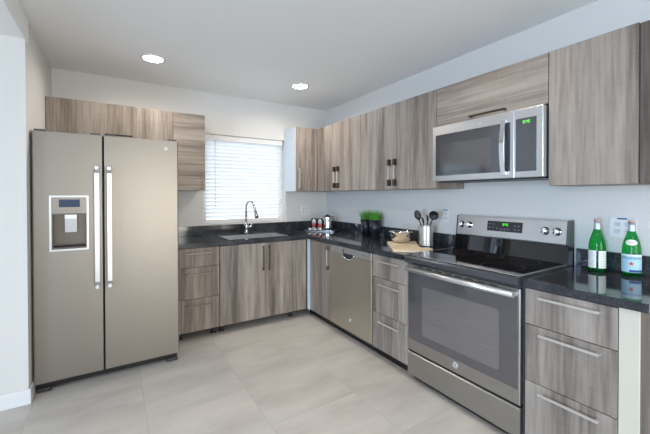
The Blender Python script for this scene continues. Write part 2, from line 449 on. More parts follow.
# back run
d1 = drawer_unit(Back, -1.972, -1.5885, 'three drawer wood veneer cabinet between the fridge and the sink cabinet', (.669, .382), (.800, .610, .322), (-1.89, -1.665))
for x in (-1.93, -1.63):
    for y in (-.12, -.53): foot(x, y, d1)
t = thing('sink_cabinet', 'two door wood veneer base cabinet under the kitchen sink', 'cabinet', (-1.14, -.3, 0))
b = B()
for x in (-1.586, -.668): b.box(x, x+.018, -.02, -(DF-.0205), .08, CB-.002)
b.box(-1.568, -.668, -.02, -(DF-.0205), .08, .098); b.box(-1.568, -.668, -.02, -.032, .098, CB-.002)
b.build('carcass', M['carc'], t)
for u0, u1, hu in ((-1.586, -1.118, -1.150), (-1.118, -.648, -1.086)):
    d = front(Back, 'door', t, u0, u1, .078, CB-.008, DF, M['wv'])
    pull(Back, hu, DF, .69, .245, True, d, mat=M['bronze'])
for x in (-1.55, -.80):
    for y in (-.12, -.53): foot(x, y, t)
# right run: corner unit with white filler
t = thing('corner_base_cabinet', 'narrow one door base cabinet in the corner beside the dishwasher', 'cabinet', (-.3, -.85, 0))
b = B(); Right.box(b, .645, 1.074, .02, DF-.0205, .08, CB-.002); b.build('carcass', M['carc'], t)
d = front(Right, 'door', t, .668, 1.074, .078, CB-.008, DF, M['wv'])
pull(Right, 1.040, DF, .705, .235, True, d, post=.04, pmat=M['nickel_dark'])
b = B(); b.box(-.637, -.6215, -.6225, -.664, .078, CB-.003); b.build('corner_filler', M['white_lam'], t, label='white corner filler strip')
b = B(); Right.box(b, .56, 1.074, DF-.07, DF-.055, .001, .079); b.build('toe_kick', M['black'], t)
# right run: drawers beside the range
t = drawer_unit(Right, 1.709, 2.1165, 'three drawer veneer cabinet between the dishwasher and the range', (.662, .372), (.800, .613, .312), (1.80, 2.03))
b = B(); Right.box(b, 1.709, 2.1165, DF-.07, DF-.055, .001, .079); b.build('toe_kick', M['black'], t)
t = drawer_unit(Right, 2.928, 3.3130, 'three drawer veneer cabinet right of the range under the green bottles', (.6615, .3687), (.812, .626, .331), (3.005, 3.252))
b = B(); Right.box(b, 3.3135, 3.378, DF-.018, DF, .002, CB-.003); b.build('end_filler', M['cream'], t, label='cream white upright filler strip')
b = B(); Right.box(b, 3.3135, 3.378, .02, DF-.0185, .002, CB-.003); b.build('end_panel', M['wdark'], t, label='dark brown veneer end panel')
b = B(); Right.box(b, 2.928, 3.312, DF-.07, DF-.055, .001, .079); b.build('toe_kick', M['black'], t)

# ------------------------------------------------------------------ worktops
SX0, SX1, SY0, SY1 = -1.475, -.835, -.545, -.165       # sink cut-out
t = thing('worktop', 'polished black granite worktop wrapping the corner from fridge to range', 'worktop', (-.7, -.3, CB))
b = B(); CF = .64
def rect_ring(b, x0, x1, y0, y1, hx0, hx1, hy0, hy1, z0, z1):
    b.box(x0, hx0, y0, y1, z0, z1); b.box(hx1, x1, y0, y1, z0, z1); b.box(hx0, hx1, y0, hy0, z0, z1); b.box(hx0, hx1, hy1, y1, z0, z1)
rect_ring(b, -1.978, -CF, -CF, -.001, SX0, SX1, SY0, SY1, CB, CT)
b.box(-CF, -.001, -2.1175, -.001, CB, CT)
b.build('counter_slab', M['granite'], t)
b = B(); b.box(-1.978, -.021, -.021, -.001, CT+.0003, .997, .001); b.box(-.021, -.001, -2.1175, -.001, CT+.0003, .997, .001)
b.build('backsplash', M['granite'], t)
t = thing('worktop', 'short black granite worktop right of the range under two green bottles', 'worktop', (-.3, -3.17, CB))
bx(-CF, -.001, -3.412, -2.926, CB, CT, .0015).build('counter_slab', M['granite'], t)
bx(-.021, -.001, -3.412, -2.926, CT+.0003, 1.0, .001).build('backsplash', M['granite'], t)

# ------------------------------------------------------------------ sink and faucet
t = thing('kitchen_sink', 'stainless steel undermount sink set in the black worktop under the window', 'sink', (-1.155, -.355, .66))
b = B(); e = .0015; x0, x1, y0, y1 = SX0+e, SX1-e, SY0+e, SY1-e; th = .004; zb_, zt_ = .672, CT-.006
b.box(x0, x1, y0, y1, zb_, zb_+th); b.box(x0, x0+th, y0, y1, zb_, zt_); b.box(x1-th, x1, y0, y1, zb_, zt_); b.box(x0, x1, y0, y0+th, zb_, zt_); b.box(x0, x1, y1-th, y1, zb_, zt_)
b.build('basin', M['steel'], t)
b = B(); rect_ring(b, x0-.004, x1+.004, y0-.004, y1+.004, x0+.001, x1-.001, y0+.001, y1-.001, CT+.0002, CT+.0016); b.build('rim', M['steel'], t)
B().lathe([(.045, .677), (.045, .680), (.03, .680), (.028, .678), (0, .678)], -1.155, -.355, 0, 24).build('drain', M['chrome'], t)
FX, FY = -1.150, -.105
t = thing('faucet', 'chrome gooseneck pull-down faucet behind the sink', 'faucet', (FX, FY, CT))
B().lathe([(.030, 0), (.030, .006), (.026, .010), (.024, .05), (.026, .055), (.026, .10), (.020, .115), (.015, .125)], FX, FY, CT+.0005, 24).build('body', M['chrome'], t)
dirx, diry = .36, -.93
pts = [(FX, FY, CT+.12), (FX, FY, CT+.30)]
R = .069
for k in range(1, 12):
    a = PI*k/11*.93
    pts.append((FX + dirx*(R-R*math.cos(a)), FY + diry*(R-R*math.cos(a)), CT+.30+R*math.sin(a)))
last = Vector(pts[-1]); dd = (Vector(pts[-1])-Vector(pts[-2])).normalized()
pts.append(tuple(last+dd*.03))
B().tube(pts, .0125, 14).build('spout', M['chrome'], t)
p0 = last+dd*.03
sp = B().tube([p0, p0+dd*.02, p0+dd*.07, p0+dd*.095], [.0125, .017, .019, .023], 16).build('spray_head', M['chrome'], t)
B().tube([p0+dd*.0955, p0+dd*.107], [.0225, .020], 16).build('nozzle', M['spray'], sp)
B().tube([(FX+.024, FY, CT+.075), (FX+.05, FY-.005, CT+.08), (FX+.062, FY-.012, CT+.10), (FX+.066, FY-.02, CT+.135)], [.013, .010, .006, .005], 12).build('lever', M['chrome'], t)

# ------------------------------------------------------------------ wall cabinets
def wall_unit(name, F, u0, u1, z0, z1, label, mat, doors, depth=UD, side=None, group=None, carc=None):
    t = thing(name, label, 'cabinet', F.pt((u0+u1)/2, depth/2, z0), group)
    b = B(); F.box(b, u0+.0005, u1-.0005, .001, depth-.0205, z0, z1-.0005); b.build('carcass', carc or M['carc'], t)
    ds = [front(F, 'door', t, a, c, z0, z1, depth, mat, gap=.0015) for a, c in doors]
    return t, ds
t, ds = wall_unit('wall_cabinet', Back, -2.902, -1.952, 1.845, UT, 'low wide wall cabinet above the fridge', M['wv'], [(-2.902, -1.952)])
pull(Back, -2.395, UD, 1.864, .21, False, ds[0], mat=M['black'], label='dark flat bar handle')
t, ds = wall_unit('wall_cabinet', Back, -1.950, -1.653, UB, UT, 'tall narrow wall cabinet with horizontal grain left of the window', M['wh'], [(-1.950, -1.653)], carc=M['wh'])
pull(Back, -1.682, UD, 1.487, .165, True, ds[0], mat=M['nickel_dark'])
# corner unit on the back wall
t, ds = wall_unit('wall_cabinet', Back, -.618, -.003, UB, UT, 'corner wall cabinet right of the window with pale side panel', M['wv'], [(-.618, -.368)])
bx(-.6225, -.6185, -(UD-.0205), -.001, UB, UT-.0005).build('side_panel', M['white_lam'], t, label='pale bluish white side panel')
bx(-.3665, -.3395, -(UD-.004), -(UD-.0205), UB, UT-.0005).build('filler', M['wv'], t)
pull(Back, -.590, UD, 1.532, .225, True, ds[0])
def pair(t, ds, us):
    for d, u in zip(ds, us):
        pull(Right, u, UD, 1.53, .235, True, d, post=.055, mat=M['nickel'], pmat=M['bronze'])
t, ds = wall_unit('wall_cabinet', Right, .3395, 1.184, UB, UT, 'two door wall cabinet in the corner above the small black pots', M['wv'], [(.345, .770), (.770, 1.184)])
pair(t, ds, (.735, .805))
t, ds = wall_unit('wall_cabinet', Right, 1.1855, 2.1305, UB, UT, 'two door wall cabinet directly left of the microwave', M['wv'], [(1.1855, 1.655), (1.655, 2.1305)], carc=M['wv'])
pair(t, ds, (1.620, 1.690))
t, ds = wall_unit('wall_cabinet', Right, 2.132, 2.9095, 1.848, UT, 'horizontal grain flap cabinet above the microwave', M['wh'], [(2.132, 2.9095)])
pull(Right, 2.545, UD, 1.868, .25, False, ds[0], mat=M['bronze'], label='dark bronze flat bar handle')
t, ds = wall_unit('wall_cabinet', Right, 2.911, 3.298, UB, UT, 'tall single door wall cabinet right of the microwave above the bottles', M['wv'], [(2.911, 3.298)], carc=M['wv'])
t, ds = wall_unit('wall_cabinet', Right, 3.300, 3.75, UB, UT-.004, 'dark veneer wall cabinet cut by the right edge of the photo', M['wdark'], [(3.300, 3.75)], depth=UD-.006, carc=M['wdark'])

# ------------------------------------------------------------------ emblem
def emblem(F, u, w, z, r, parent):
    b = B()
    t_ = bmesh.new(); bmesh.ops.create_cone(t_, cap_ends=True, segments=28, radius1=r, radius2=r*.94, depth=.002)
    b._merge(t_, Matrix.Translation(F.pt(u, w+.001, z)) @ F.rotm)
    o = b.build('emblem', M['emblem'], parent, label='small round silver emblem')
    m = B()
    def arc(cx, cy, rr, a0, a1, n=14):
        pts = []
        for i in range(n+1):
            a = math.radians(a0+(a1-a0)*i/n); pts.append(Vector((cx+rr*math.cos(a), cy+rr*math.sin(a), .0024)))
        M4 = Matrix.Translation(F.pt(u, w, z)) @ F.rotm
        m.tube([M4 @ p for p in pts], r*.055, 5)
    arc(0, 0, r*.84, 0, 359, 28)
    arc(-r*.22, 0, r*.34, 40, 330); arc(r*.24, r*.16, r*.2, -60, 230); arc(r*.24, -r*.2, r*.22, 110, -190); 
    for a in (45, 135, 225, 315):
        c = math.radians(a); arc(r*.62*math.cos(c), r*.62*math.sin(c), r*.13, 0, 300, 8)
    m.build('monogram', M['ink'], o)

def seg_digits(F, u, w, z, h, text, parent, mat):
    """seven segment clock digits facing out of the wall; on the right run u grows to the photo's right"""
    b = B(); wd = h*.5; s_ = h*.1
    SEG = {'0': 'abcdef', '1': 'bc', '2': 'abged', '3': 'abgcd', '4': 'fgbc', '5': 'afgcd', '6': 'afgedc', '7': 'abc', '8': 'abcdefg', '9': 'abcdfg'}
    n = sum(1 if c != ':' else .5 for c in text); x = u - n*wd*1.4/2
    for c in text:
        if c == ':':
            for zz in (-.2, .2): F.box(b, x+.15*wd, x+.15*wd+s_*1.3, w, w+.001, z+zz*h-s_*.65, z+zz*h+s_*.65)
            x += wd*.7; continue
        P = dict(a=(0, 1, .5, .5), g=(0, 1, 0, 0), d=(0, 1, -.5, -.5), f=(0, 0, 0, .5), b=(1, 1, 0, .5), e=(0, 0, -.5, 0), c=(1, 1, -.5, 0))
        for k in SEG[c]:
            a0, a1, z0, z1 = P[k]
            F.box(b, x+a0*wd-s_*.6, x+a1*wd+s_*.6, w, w+.001, z+z0*h-s_*.6, z+z1*h+s_*.6)
        x += wd*1.4
    return b.build('clock_digits', mat, parent, label='glowing green digits')

# ------------------------------------------------------------------ dishwasher
t = thing('dishwasher', 'stainless steel dishwasher with pocket handle under the black worktop', 'dishwasher', (-.3, -1.391, 0))
u0, u1 = 1.078, 1.7055
b = B(); Right.box(b, u0+.003, u1-.003, .03, DF-.03, .05, CB-.004); b.build('tub', M['fside'], t)
b = B(); Right.box(b, u0+.004, u1-.004, DF-.029, DF+.006, .085, .774, .004); dr = b.build('door', M['dish'], t)
pz0, pz1 = .777, .846
cu = (u0+u1)/2
pocket = []
for k in range(13):
    a = PI*k/12; pocket.append((cu-.085*math.cos(a), pz0+.0 + -.0*math.sin(a)))
b = B(); Right.box(b, u0+.004, u1-.004, DF-.029, DF+.006, pz0, pz1, .003); cp = b.build('control_panel', M['steel'], t)
# pocket handle: crescent scoop with a bright lip
def crescent(cu, z, r, rz, w0, w1, inner=.72):
    pts = [(cu-r*math.cos(PI*k/16), z-rz*math.sin(PI*k/16)) for k in range(17)]
    return [(-p[0], p[1]) for p in pts]
B().prism(crescent(cu-.02, .792, .088, .046, 0, 0), -(DF+.0065), -(DF+.0085), 'x').build('handle_pocket', M['spray'], cp)
b = B(); pts = [Right.pt(cu-.02-.09*math.cos(PI*k/18), DF+.011, .790-.050*math.sin(PI*k/18)) for k in range(19)]
b.tube(pts, [.004+.004*math.sin(PI*k/18) for k in range(19)], 10).build('handle', M['chrome'], cp)
b = B(); b.lathe([(.010, 0), (.010, .003), (.007, .005)], *Right.pt(1.30, DF+.006, .815)[:2], z=.815, seg=18, axis='-x').build('power_button', M['black'], cp)
for k in range(6):
    b = B(); Right.box(b, 1.45+k*.03, 1.462+k*.03, DF+.006, DF+.0075, .812, .818); b.build('indicator', M['btn'], cp)
emblem(Right, 1.40, DF+.006, .193, .016, dr)
b = B(); Right.box(b, u0+.004, u1-.004, DF-.075, DF-.06, .002, .083); b.build('toe_kick', M['black'], t)

# ------------------------------------------------------------------ range
t = thing('range', 'stainless steel electric range with black glass cooktop between the drawer cabinets', 'range', (-.3, -2.52, 0))
r0, r1 = 2.121, 2.9215
RX = .643
b = B(); Right.box(b, r0+.001, r1-.001, .03, RX-.035, .03, .868); b.build('body', M['fside'], t)
for u in (r0+.05, r1-.05):
    for w in (.1, .55):
        p = Right.pt(u, w, 0); B().lathe([(.018, 0), (.018, .01), (.01, .012), (.01, .031)], p[0], p[1], 0, 12).build('foot', M['black'], t)
# cooktop: stainless rim, black glass, rounded front
b = B()
prof = [(-.115, .872), (-.115, .9055), (-(RX+.004), .9055), (-(RX+.022), .900), (-(RX+.030), .888), (-(RX+.030), .862), (-(RX+.022), .848), (-(RX-.03), .846), (-(RX-.03), .872)]
b.prism(prof, -(r1-.0008), -(r0+.0008), 'y'); ct_ = b.build('cooktop', M['cooktop_trim'], t)
b = B(); rect_ring(b, -(RX+.016), -.118, -(r1-.003), -(r0+.003), -(RX+.009), -.119, -(r1-.011), -(r0+.011), .9057, .9080); b.build('trim_frame', M['steel'], ct_)
for_glass = B(); Right.box(for_glass, r0+.012, r1-.012, .118, RX+.008, .9058, .9085, .0008); gl = for_glass.build('cooktop_glass', M['bglass'], ct_, label='black ceramic glass top')
for (u, w, rr) in ((2.30, .50, .10), (2.74, .50, .115), (2.32, .25, .085), (2.74, .25, .08), (2.53, .22, .05)):
    p = Right.pt(u, w, 0); bb = B()
    bb.lathe([(rr, .9087), (rr, .9090), (rr-.002, .9090), (rr-.002, .9087), (rr, .9087)], p[0], p[1], 0, 48, cap=False).build('burner_ring', M['panel'], ct_)
b = B(); Right.box(b, r0+.006, r1-.006, RX-.034, RX-.004, .846, .8475); b.build('vent_gap', M['void'], t)
# backguard
b = B(); prof = [(-.026, .872), (-.026, 1.168), (-.070, 1.168), (-.082, 1.162), (-.096, 1.022), (-.112, 1.020), (-.112, .872)]
prof_low = [(-.026, .872), (-.026, 1.019), (-.100, 1.019), (-.114, .9060), (-.114, .872)]
prof_up = [(-.026, 1.0195), (-.026, 1.168), (-.066, 1.168), (-.078, 1.162), (-.098, 1.026), (-.096, 1.0195)]
B().prism(prof_low, -(r1-.004), -(r0+.004), 'y').build('backguard_base', M['bglass'], t, label='black glass lower part of the backguard')
bgp = B().prism(prof_up, -(r1-.018), -(r0+.012), 'y').build('backguard', M['steel'], t)
for a_, c_ in ((r1-.004, r1-.0175), (r0+.0115, r0+.004)):
    B().prism([(-.026, 1.0195), (-.026, 1.171), (-.070, 1.171), (-.084, 1.164), (-.101, 1.024), (-.099, 1.0195)], -a_, -c_, 'y').build('end_cap', M['fside'], bgp)
def bgw(z): return .078 + (1.162-z)*.147
sl = math.atan(.147)
def tilt(b, z):  # lean a part built upright at w=bgw(z) onto the sloping face
    return b.rot((-bgw(z), 0, z), sl, 'Y')
zc = 1.104; wc = bgw(zc)
b = B(); Right.box(b, 2.387, 2.640, wc-.001, wc+.002, 1.068, 1.140, .001); pn = tilt(b, zc).build('control_display', M['panel'], bgp)
b = B()
for (uu, zz) in [(2.405, 1.118), (2.432, 1.118), (2.405, 1.092), (2.432, 1.092), (2.462, 1.088), (2.492, 1.084), (2.518, 1.084), (2.545, 1.086), (2.590, 1.113), (2.615, 1.113), (2.590, 1.088), (2.615, 1.088)]:
    b = B(); Right.box(b, uu-.006, uu+.006, wc+.002, wc+.003, zz-.004, zz+.004); tilt(b, zc).build('button', M['btn'], pn)
dg_ = seg_digits(Right, 2.520, wc+.002, 1.118, .015, '10:45', pn, M['green'])
dg_.data.transform(Matrix.Translation(-world_loc(dg_))); 
me_ = dg_.data; c_ = Vector((-wc, 0, zc)); off_ = world_loc(pn)
me_.transform(Matrix.Translation(off_*1.0)); me_.transform(Matrix.Translation(off_))
me_.transform(Matrix.Translation(c_) @ Matrix.Rotation(sl, 4, 'Y') @ Matrix.Translation(-c_)); me_.transform(Matrix.Translation(-off_))
for u in (2.172, 2.238, 2.782, 2.850):
    z = 1.098; w = bgw(z); p = Right.pt(u, w-.001, z)
    mt = Matrix.Rotation(-PI/2+sl, 4, 'Y')
    k = B().lathe([(.027, 0), (.027, .004), (.021, .006), (.020, .026), (.017, .030), (0, .030)], p[0], p[1], p[2], 28, mat=mt).build('knob', M['chrome'], bgp)
    b = B(); b.box(p[0]-.036, p[0]-.028, p[1]-.004, p[1]+.004, p[2]-.017, p[2]+.021, .001); b.build('pointer', M['steel'], k)
# oven door
D0, D1 = .224, .838
dw = RX
b = B(); Right.box(b, r0+.004, r1-.004, dw-.033, dw, D0, D1, .004); od = b.build('oven_door', M['steeld'], t)
b = B(); Right.box(b, r0+.016, r1-.016, dw, dw+.003, .305, .800, .001); og = b.build('door_glass', M['oglass'], od, label='dark smoky glass')
def rrect(u0, u1, z0, z1, r, n=6):
    pts = []
    for (cx, cz, a0) in ((u1-r, z1-r, 0), (u0+r, z1-r, 90), (u0+r, z0+r, 180), (u1-r, z0+r, 270)):
        for i in range(n+1):
            a = math.radians(a0+90*i/n); pts.append((cx+r*math.cos(a), cz+r*math.sin(a)))
    return pts
B().prism([(-u, z) for u, z in rrect(2.262, 2.806, .362, .700, .02)], -(dw+.0031), -(dw+.0040), 'x').build('oven_window', M['oglass2'], og, label='lighter see-through window')
b = B()
for z in (.47, .575):
    b.tube([Right.pt(2.29, dw+.0044, z), Right.pt(2.78, dw+.0044, z)], .0012, 6)
b.build('oven_rack', M['btn'], og)
hz = .812
b = B(); b.tube([Right.pt(r0+.034, dw+.046, hz), Right.pt((r0+r1)/2, dw+.054, hz), Right.pt(r1-.014, dw+.046, hz)], .0165, 16)
for u in (r0+.03, r1-.03): Right.box(b, u-.014, u+.014, dw, dw+.045, hz-.011, hz+.011, .003)
b.build('handle', M['steel'], od)
for k in range(8):
    b = B(); Right.box(b, r0+.10+k*.075, r0+.15+k*.075, dw-.002, dw+.0008, .824, .830); b.build('vent_slot', M['void'], od)
emblem(Right, 2.522, dw, .270, .020, od)
# storage drawer
b = B(); b.prism([(-(dw-.033), .040), (-(dw-.033), .206), (-(dw-.008), .206), (-(dw-.002), .200), (-(dw-.002), .048), (-(dw-.012), .040)], -(r1-.004), -(r0+.004), 'y'); b.build('storage_drawer', M['steeld'], t)
b = B(); Right.box(b, r0+.006, r1-.006, dw-.036, dw-.012, .207, .223); b.build('drawer_gap', M['void'], t)
b = B(); Right.box(b, r0+.02, r1-.02, dw-.08, dw-.05, .003, .036); b.build('kick_plate', M['black'], t)

# ------------------------------------------------------------------ microwave
t = thing('microwave', 'stainless steel over the range microwave with dark glass door', 'microwave', (-.2, -2.52, 1.43))
m0, m1, mz0, mz1, mw = 2.135, 2.9065, 1.432, 1.838, .389
b = B(); Right.box(b, m0+.004, m1-.004, .002, mw-.04, mz0+.006, mz1-.002); b.build('case', M['fside'], t)
b = B(); Right.box(b, m0+.02, m1-.02, .04, mw-.045, mz0-.006, mz0+.0055); b.build('vent_grille', M['black'], t)
ms = 2.747
b = B(); Right.box(b, m0, ms-.0012, mw-.039, mw, mz0, mz1, .003); md = b.build('door', M['steel'], t)
B().prism([(-u, z) for u, z in rrect(2.165, 2.722, 1.472, 1.772, .006, 3)], -(mw+.0001), -(mw+.0025), 'x').build('door_glass', M['mglass'], md, label='dark reflective glass')
B().prism([(-u, z) for u, z in rrect(2.205, 2.60, 1.505, 1.70, .01, 3)], -(mw+.0026), -(mw+.0032), 'x').build('viewing_mesh', M['mesh_glass'], md)
b = B(); pts = [Right.pt(2.690, mw+.018+.022*math.sin(PI*k/12), 1.452+.335*k/12) for k in range(13)]
b.sweep_rect(pts, .028, .010, (0, 1, 0))
for z in (1.462, 1.777): Right.box(b, 2.679, 2.701, mw+.0, mw+.022, z-.010, z+.010)
b.build('handle', M['chrome'], md)
emblem(Right, 2.516, mw, 1.803, .012, md)
b = B(); Right.box(b, ms+.0012, m1, mw-.039, mw, mz0, mz1, .003); mp_ = b.build('control_panel', M['steel'], t)
kp = B().prism([(-u, z) for u, z in rrect(2.756, 2.872, 1.468, 1.780, .004, 3)], -(mw+.0001), -(mw+.0025), 'x').build('keypad', M['mglass'], mp_)
seg_digits(Right, 2.815, mw+.0027, 1.758, .015, '10:45', kp, M['green'])
for i in range(3):
    for j in range(6):
        b = B(); Right.box(b, 2.775+i*.028, 2.793+i*.028, mw+.0025, mw+.0029, 1.50+j*.034, 1.508+j*.034); b.build('button', M['mglass'], kp)

# ------------------------------------------------------------------ refrigerator
FL, FR, FY, FZ = -2.894, -1.997, -.9505, 1.7615
t = thing('refrigerator', 'stainless steel side by side refrigerator with ice dispenser against the left wall', 'refrigerator', ((FL+FR)/2, -.5, 0))
bx(FL+.004, FR-.004, -.87, -.04, .045, 1.745, .004).build('cabinet', M['fside'], t)
FS = -2.4985
def door_poly(x0, x1, rl, rr):
    y1, y0 = FY, -.877; pts = [(x0, y0)]
    n = 6
    for i in range(n+1):
        a = PI/2*i/n; pts.append((x0+rl-rl*math.cos(a), y1+rl-rl*math.sin(a)))
    for i in range(n+1):
        a = PI/2*i/n; pts.append((x1-rr+rr*math.sin(a), y1+rr-rr*math.cos(a)))
    pts.append((x1, y0)); return pts
hx0, hx1, hz0, hz1 = -2.792, -2.598, .962, 1.318
b = B(); x0, x1 = FL, FS-.0045
b.prism(door_poly(x0, x1, .009, .006), .068, hz0); b.prism(door_poly(x0, x1, .009, .006), hz1, FZ)
b.prism(door_poly(x0, hx0, .009, .0005), hz0, hz1); b.prism(door_poly(hx1, x1, .0005, .006), hz0, hz1)
ld = b.build('freezer_door', M['slate'], t)
rd = B().prism(door_poly(FS+.0045, FR, .006, .009), .068, FZ).build('fridge_door', M['slate'], t)
bx(FS-.004, FS+.004, -.93, -.878, .07, FZ-.004).build('door_gasket', M['void'], t)
emblem(Back, -2.086, -FY, 1.697, .014, rd)
for x, d in ((FS-.037, ld), (FS+.037, rd)):
    b = B(); pts = []
    for k in range(17):
        s_ = k/16; e_ = min(s_, 1-s_); off = .050*min(1, (e_/.06))**.5 if e_ < .06 else .050
        pts.append((x, FY-.006-off, .668+.872*s_))
    b.sweep_rect(pts, .027, .012, (1, 0, 0))
    for z in (.682, 1.526): b.box(x-.011, x+.011, FY-.045, FY, z-.012, z+.012, .002)
    b.build('handle', M['steel'], d)
# dispenser
b = B(); o_ = .012
b.box(hx0-o_, hx0, FY-.006, FY-.0002, hz0-o_, hz1+o_); b.box(hx1, hx1+o_, FY-.006, FY-.0002, hz0-o_, hz1+o_)
b.box(hx0, hx1, FY-.006, FY-.0002, hz1, hz1+o_); b.box(hx0, hx1, FY-.006, FY-.0002, hz0-o_, hz0)
dsp = b.build('dispenser', M['steel'], ld)
b = B(); b.box(hx0+.0005, hx1-.0005, FY-.004, FY+.012, 1.205, hz1-.0005, .002); cpn = b.build('dispenser_panel', M['slate'], ld)
bx(-2.752, -2.636, FY-.0052, FY-.0042, 1.250, 1.303).build('screen', M['screen'], cpn, label='dark blue display')
for k in range(6): bx(-2.775+k*.028, -2.762+k*.028, FY-.005, FY-.0042, 1.222, 1.228).build('button', M['btn'], cpn)
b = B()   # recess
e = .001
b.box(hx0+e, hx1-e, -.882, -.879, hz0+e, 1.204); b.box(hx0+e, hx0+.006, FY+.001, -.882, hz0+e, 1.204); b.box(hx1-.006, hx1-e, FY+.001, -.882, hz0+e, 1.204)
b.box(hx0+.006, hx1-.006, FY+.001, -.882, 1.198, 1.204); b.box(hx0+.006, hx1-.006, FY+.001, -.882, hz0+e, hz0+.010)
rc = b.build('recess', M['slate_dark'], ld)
b = B(); b.prism([(FY+.006, 1.197), (FY+.006, 1.17), (FY+.02, 1.075), (FY+.032, 1.075), (FY+.045, 1.197)], -2.722, -2.655, 'x').build('paddle', M['steel'], rc, label='pale grey dispenser paddle')
bx(hx0+.012, hx1-.012, FY-.004, FY+.05, hz0+.0105, hz0+.020, .002).build('drip_tray', M['black'], rc)
for x in (FL+.04, FS+.045, FS-.045, FR-.04):
    bx(x-.03, x+.03, -.93, -.82, 1.7625 if abs(x-FS) > .1 else 1.7625, 1.778, .004).build('hinge_cover', M['fside'], t)
b = B(); b.box(FL+.012, FR-.012, -.915, -.86, .022, .066)
b.build('base_grille', M['black'], t)
for x in (FL+.05, FR-.05): bx(x-.04, x+.04, -.934, -.9055, .0, .028, .006).build('leg_bracket', M['spray'], t)
b = B()
for x in (FL+.06, FR-.06):
    for y in (-.75, -.15): b.lathe([(.02, -.012), (.02, .012)], x, y, .02, 16, axis='x')
b.build('roller', M['black'], t)

# ------------------------------------------------------------------ outlets
def outlet(F, u, z, wd, ht, label, gangs=1, sticker=True):
    t = thing('wall_outlet', label, 'outlet', F.pt(u, .0005, z-ht/2), 'white wall outlets above the worktops')
    b = B(); F.box(b, u-wd/2, u+wd/2, .0005, .006, z-ht/2, z+ht/2, .002); b.build('cover_plate', M['white'], t)
    n = gangs
    for g in range(n):
        uu = u + (g-(n-1)/2)*.046
        for s_ in (-1, 1):
            b = B(); F.box(b, uu-.015, uu+.015, .006, .0075, z+s_*.020-.013, z+s_*.020+.013, .0006); k = b.build('receptacle', M['white_lam'], t)
            b = B()
            for q in (-.006, .006): F.box(b, uu+q-.0016, uu+q+.0016, .0075, .0080, z+s_*.02-.002, z+s_*.02+.007)
            F.box(b, uu-.0025, uu+.0025, .0075, .0080, z+s_*.02-.010, z+s_*.02-.006); b.build('slot', M['socket'], k)
    if sticker:
        b = B(); F.box(b, u-.025, u+.020, .0062, .0066, z+ht/2-.012, z+ht/2-.004); b.build('sticker', M['blueink'], t, label='small blue sticker')
outlet(Right, 3.145, 1.142, .118, .118, 'white double wall outlet behind the green bottles', 2)
outlet(Right, 1.955, 1.150, .074, .118, 'white wall outlet between the utensil crock and the range', 1)
outlet(Back, -.325, 1.140, .118, .118, 'white wall outlet on the back wall above the tray of glasses', 2, False)

# ------------------------------------------------------------------ plants
def plant(x, y, sc, label):
    t = thing('potted_grass', label, 'potted plant', (x, y, CT), 'black pots of grass')
    h = .178*sc; r1_, r2_ = .046*sc, .066*sc
    p = B().lathe([(0, .001), (r1_, .001), (r2_, h), (r2_-.005, h), (r2_-.008, h-.02), (0, h-.02)], x, y, CT, 36).build('pot', M['pot'], t)
    B().lathe([(0, h-.0195), (r2_-.009, h-.0195), (0, h-.012)], x, y, CT, 24, cap=False).build('soil', M['soil'], t)
    b = B(); bm = b.bm
    for i in range(300):
        a = random.random()*2*PI; rr = math.sqrt(random.random())*(r2_-.012)
        bx_, by_ = x+rr*math.cos(a), y+rr*math.sin(a)
        L_ = random.uniform(.065, .138)*sc; lean = random.uniform(.1, .95)*(rr/(r2_))+.10; la = a+random.uniform(-.7, .7)
        w_ = random.uniform(.0022, .0038); n = 4; prev = None; sd = Vector((-math.sin(la), math.cos(la), 0))
        for k in range(n+1):
            s_ = k/n; off = lean*L_*s_**1.6*1.1; c = Vector((bx_+off*math.cos(la), by_+off*math.sin(la), CT+h-.016+L_*s_*math.sqrt(max(.2, 1-lean*.4*s_))))
            c.x = min(c.x, -.004)
            ww_ = w_*(1-s_**2*.9)
            q = (bm.verts.new(c-sd*ww_/2), bm.verts.new(c+sd*ww_/2))
            if prev: bm.faces.new((prev[0], prev[1], q[1], q[0]))
            prev = q
    o = b.build('grass', M['grass'], t); o['kind'] = 'stuff'
plant(-.113, -1.150, 1.0, 'black pot of green grass on the worktop, the right one nearer the range')
plant(-.088, -.975, .98, 'black pot of green grass on the worktop, the left one nearer the corner')

# ------------------------------------------------------------------ cutting board and bowl
poly = [(-.345, -1.585), (-.622, -1.955), (-.600, -1.985), (-.520, -2.075), (-.470, -2.092), (-.345, -2.098), (-.318, -2.080), (-.322, -2.050), (-.360, -2.00), (-.330, -1.95), (-.115, -1.715), (-.120, -1.69), (-.315, -1.578)]
o = B().prism(poly, CT+.001, CT+.017).build('cutting_board', M['bamboo'], loc=(-.38, -1.85, CT))
meta(o, 'light bamboo cutting board on the black worktop under the steel bowl', 'cutting board')
mod = o.modifiers.new('b', 'BEVEL'); mod.width = .002; mod.segments = 2
bxc, byc = -.285, -1.695; zb0 = CT+.0175
prof = [(a*.93, h*.95) for a, h in [(0, 0), (.036, 0), (.056, .006), (.078, .020), (.094, .042), (.104, .070), (.109, .098), (.113, .099), (.112, .101), (.106, .100), (.101, .072), (.091, .045), (.075, .023), (.054, .009), (0, .005)]]
o = B().lathe(prof, bxc, byc, zb0, 48).build('mixing_bowl', M['chrome'], loc=(bxc, byc, zb0))
meta(o, 'shiny stainless steel mixing bowl standing on the bamboo cutting board', 'bowl')

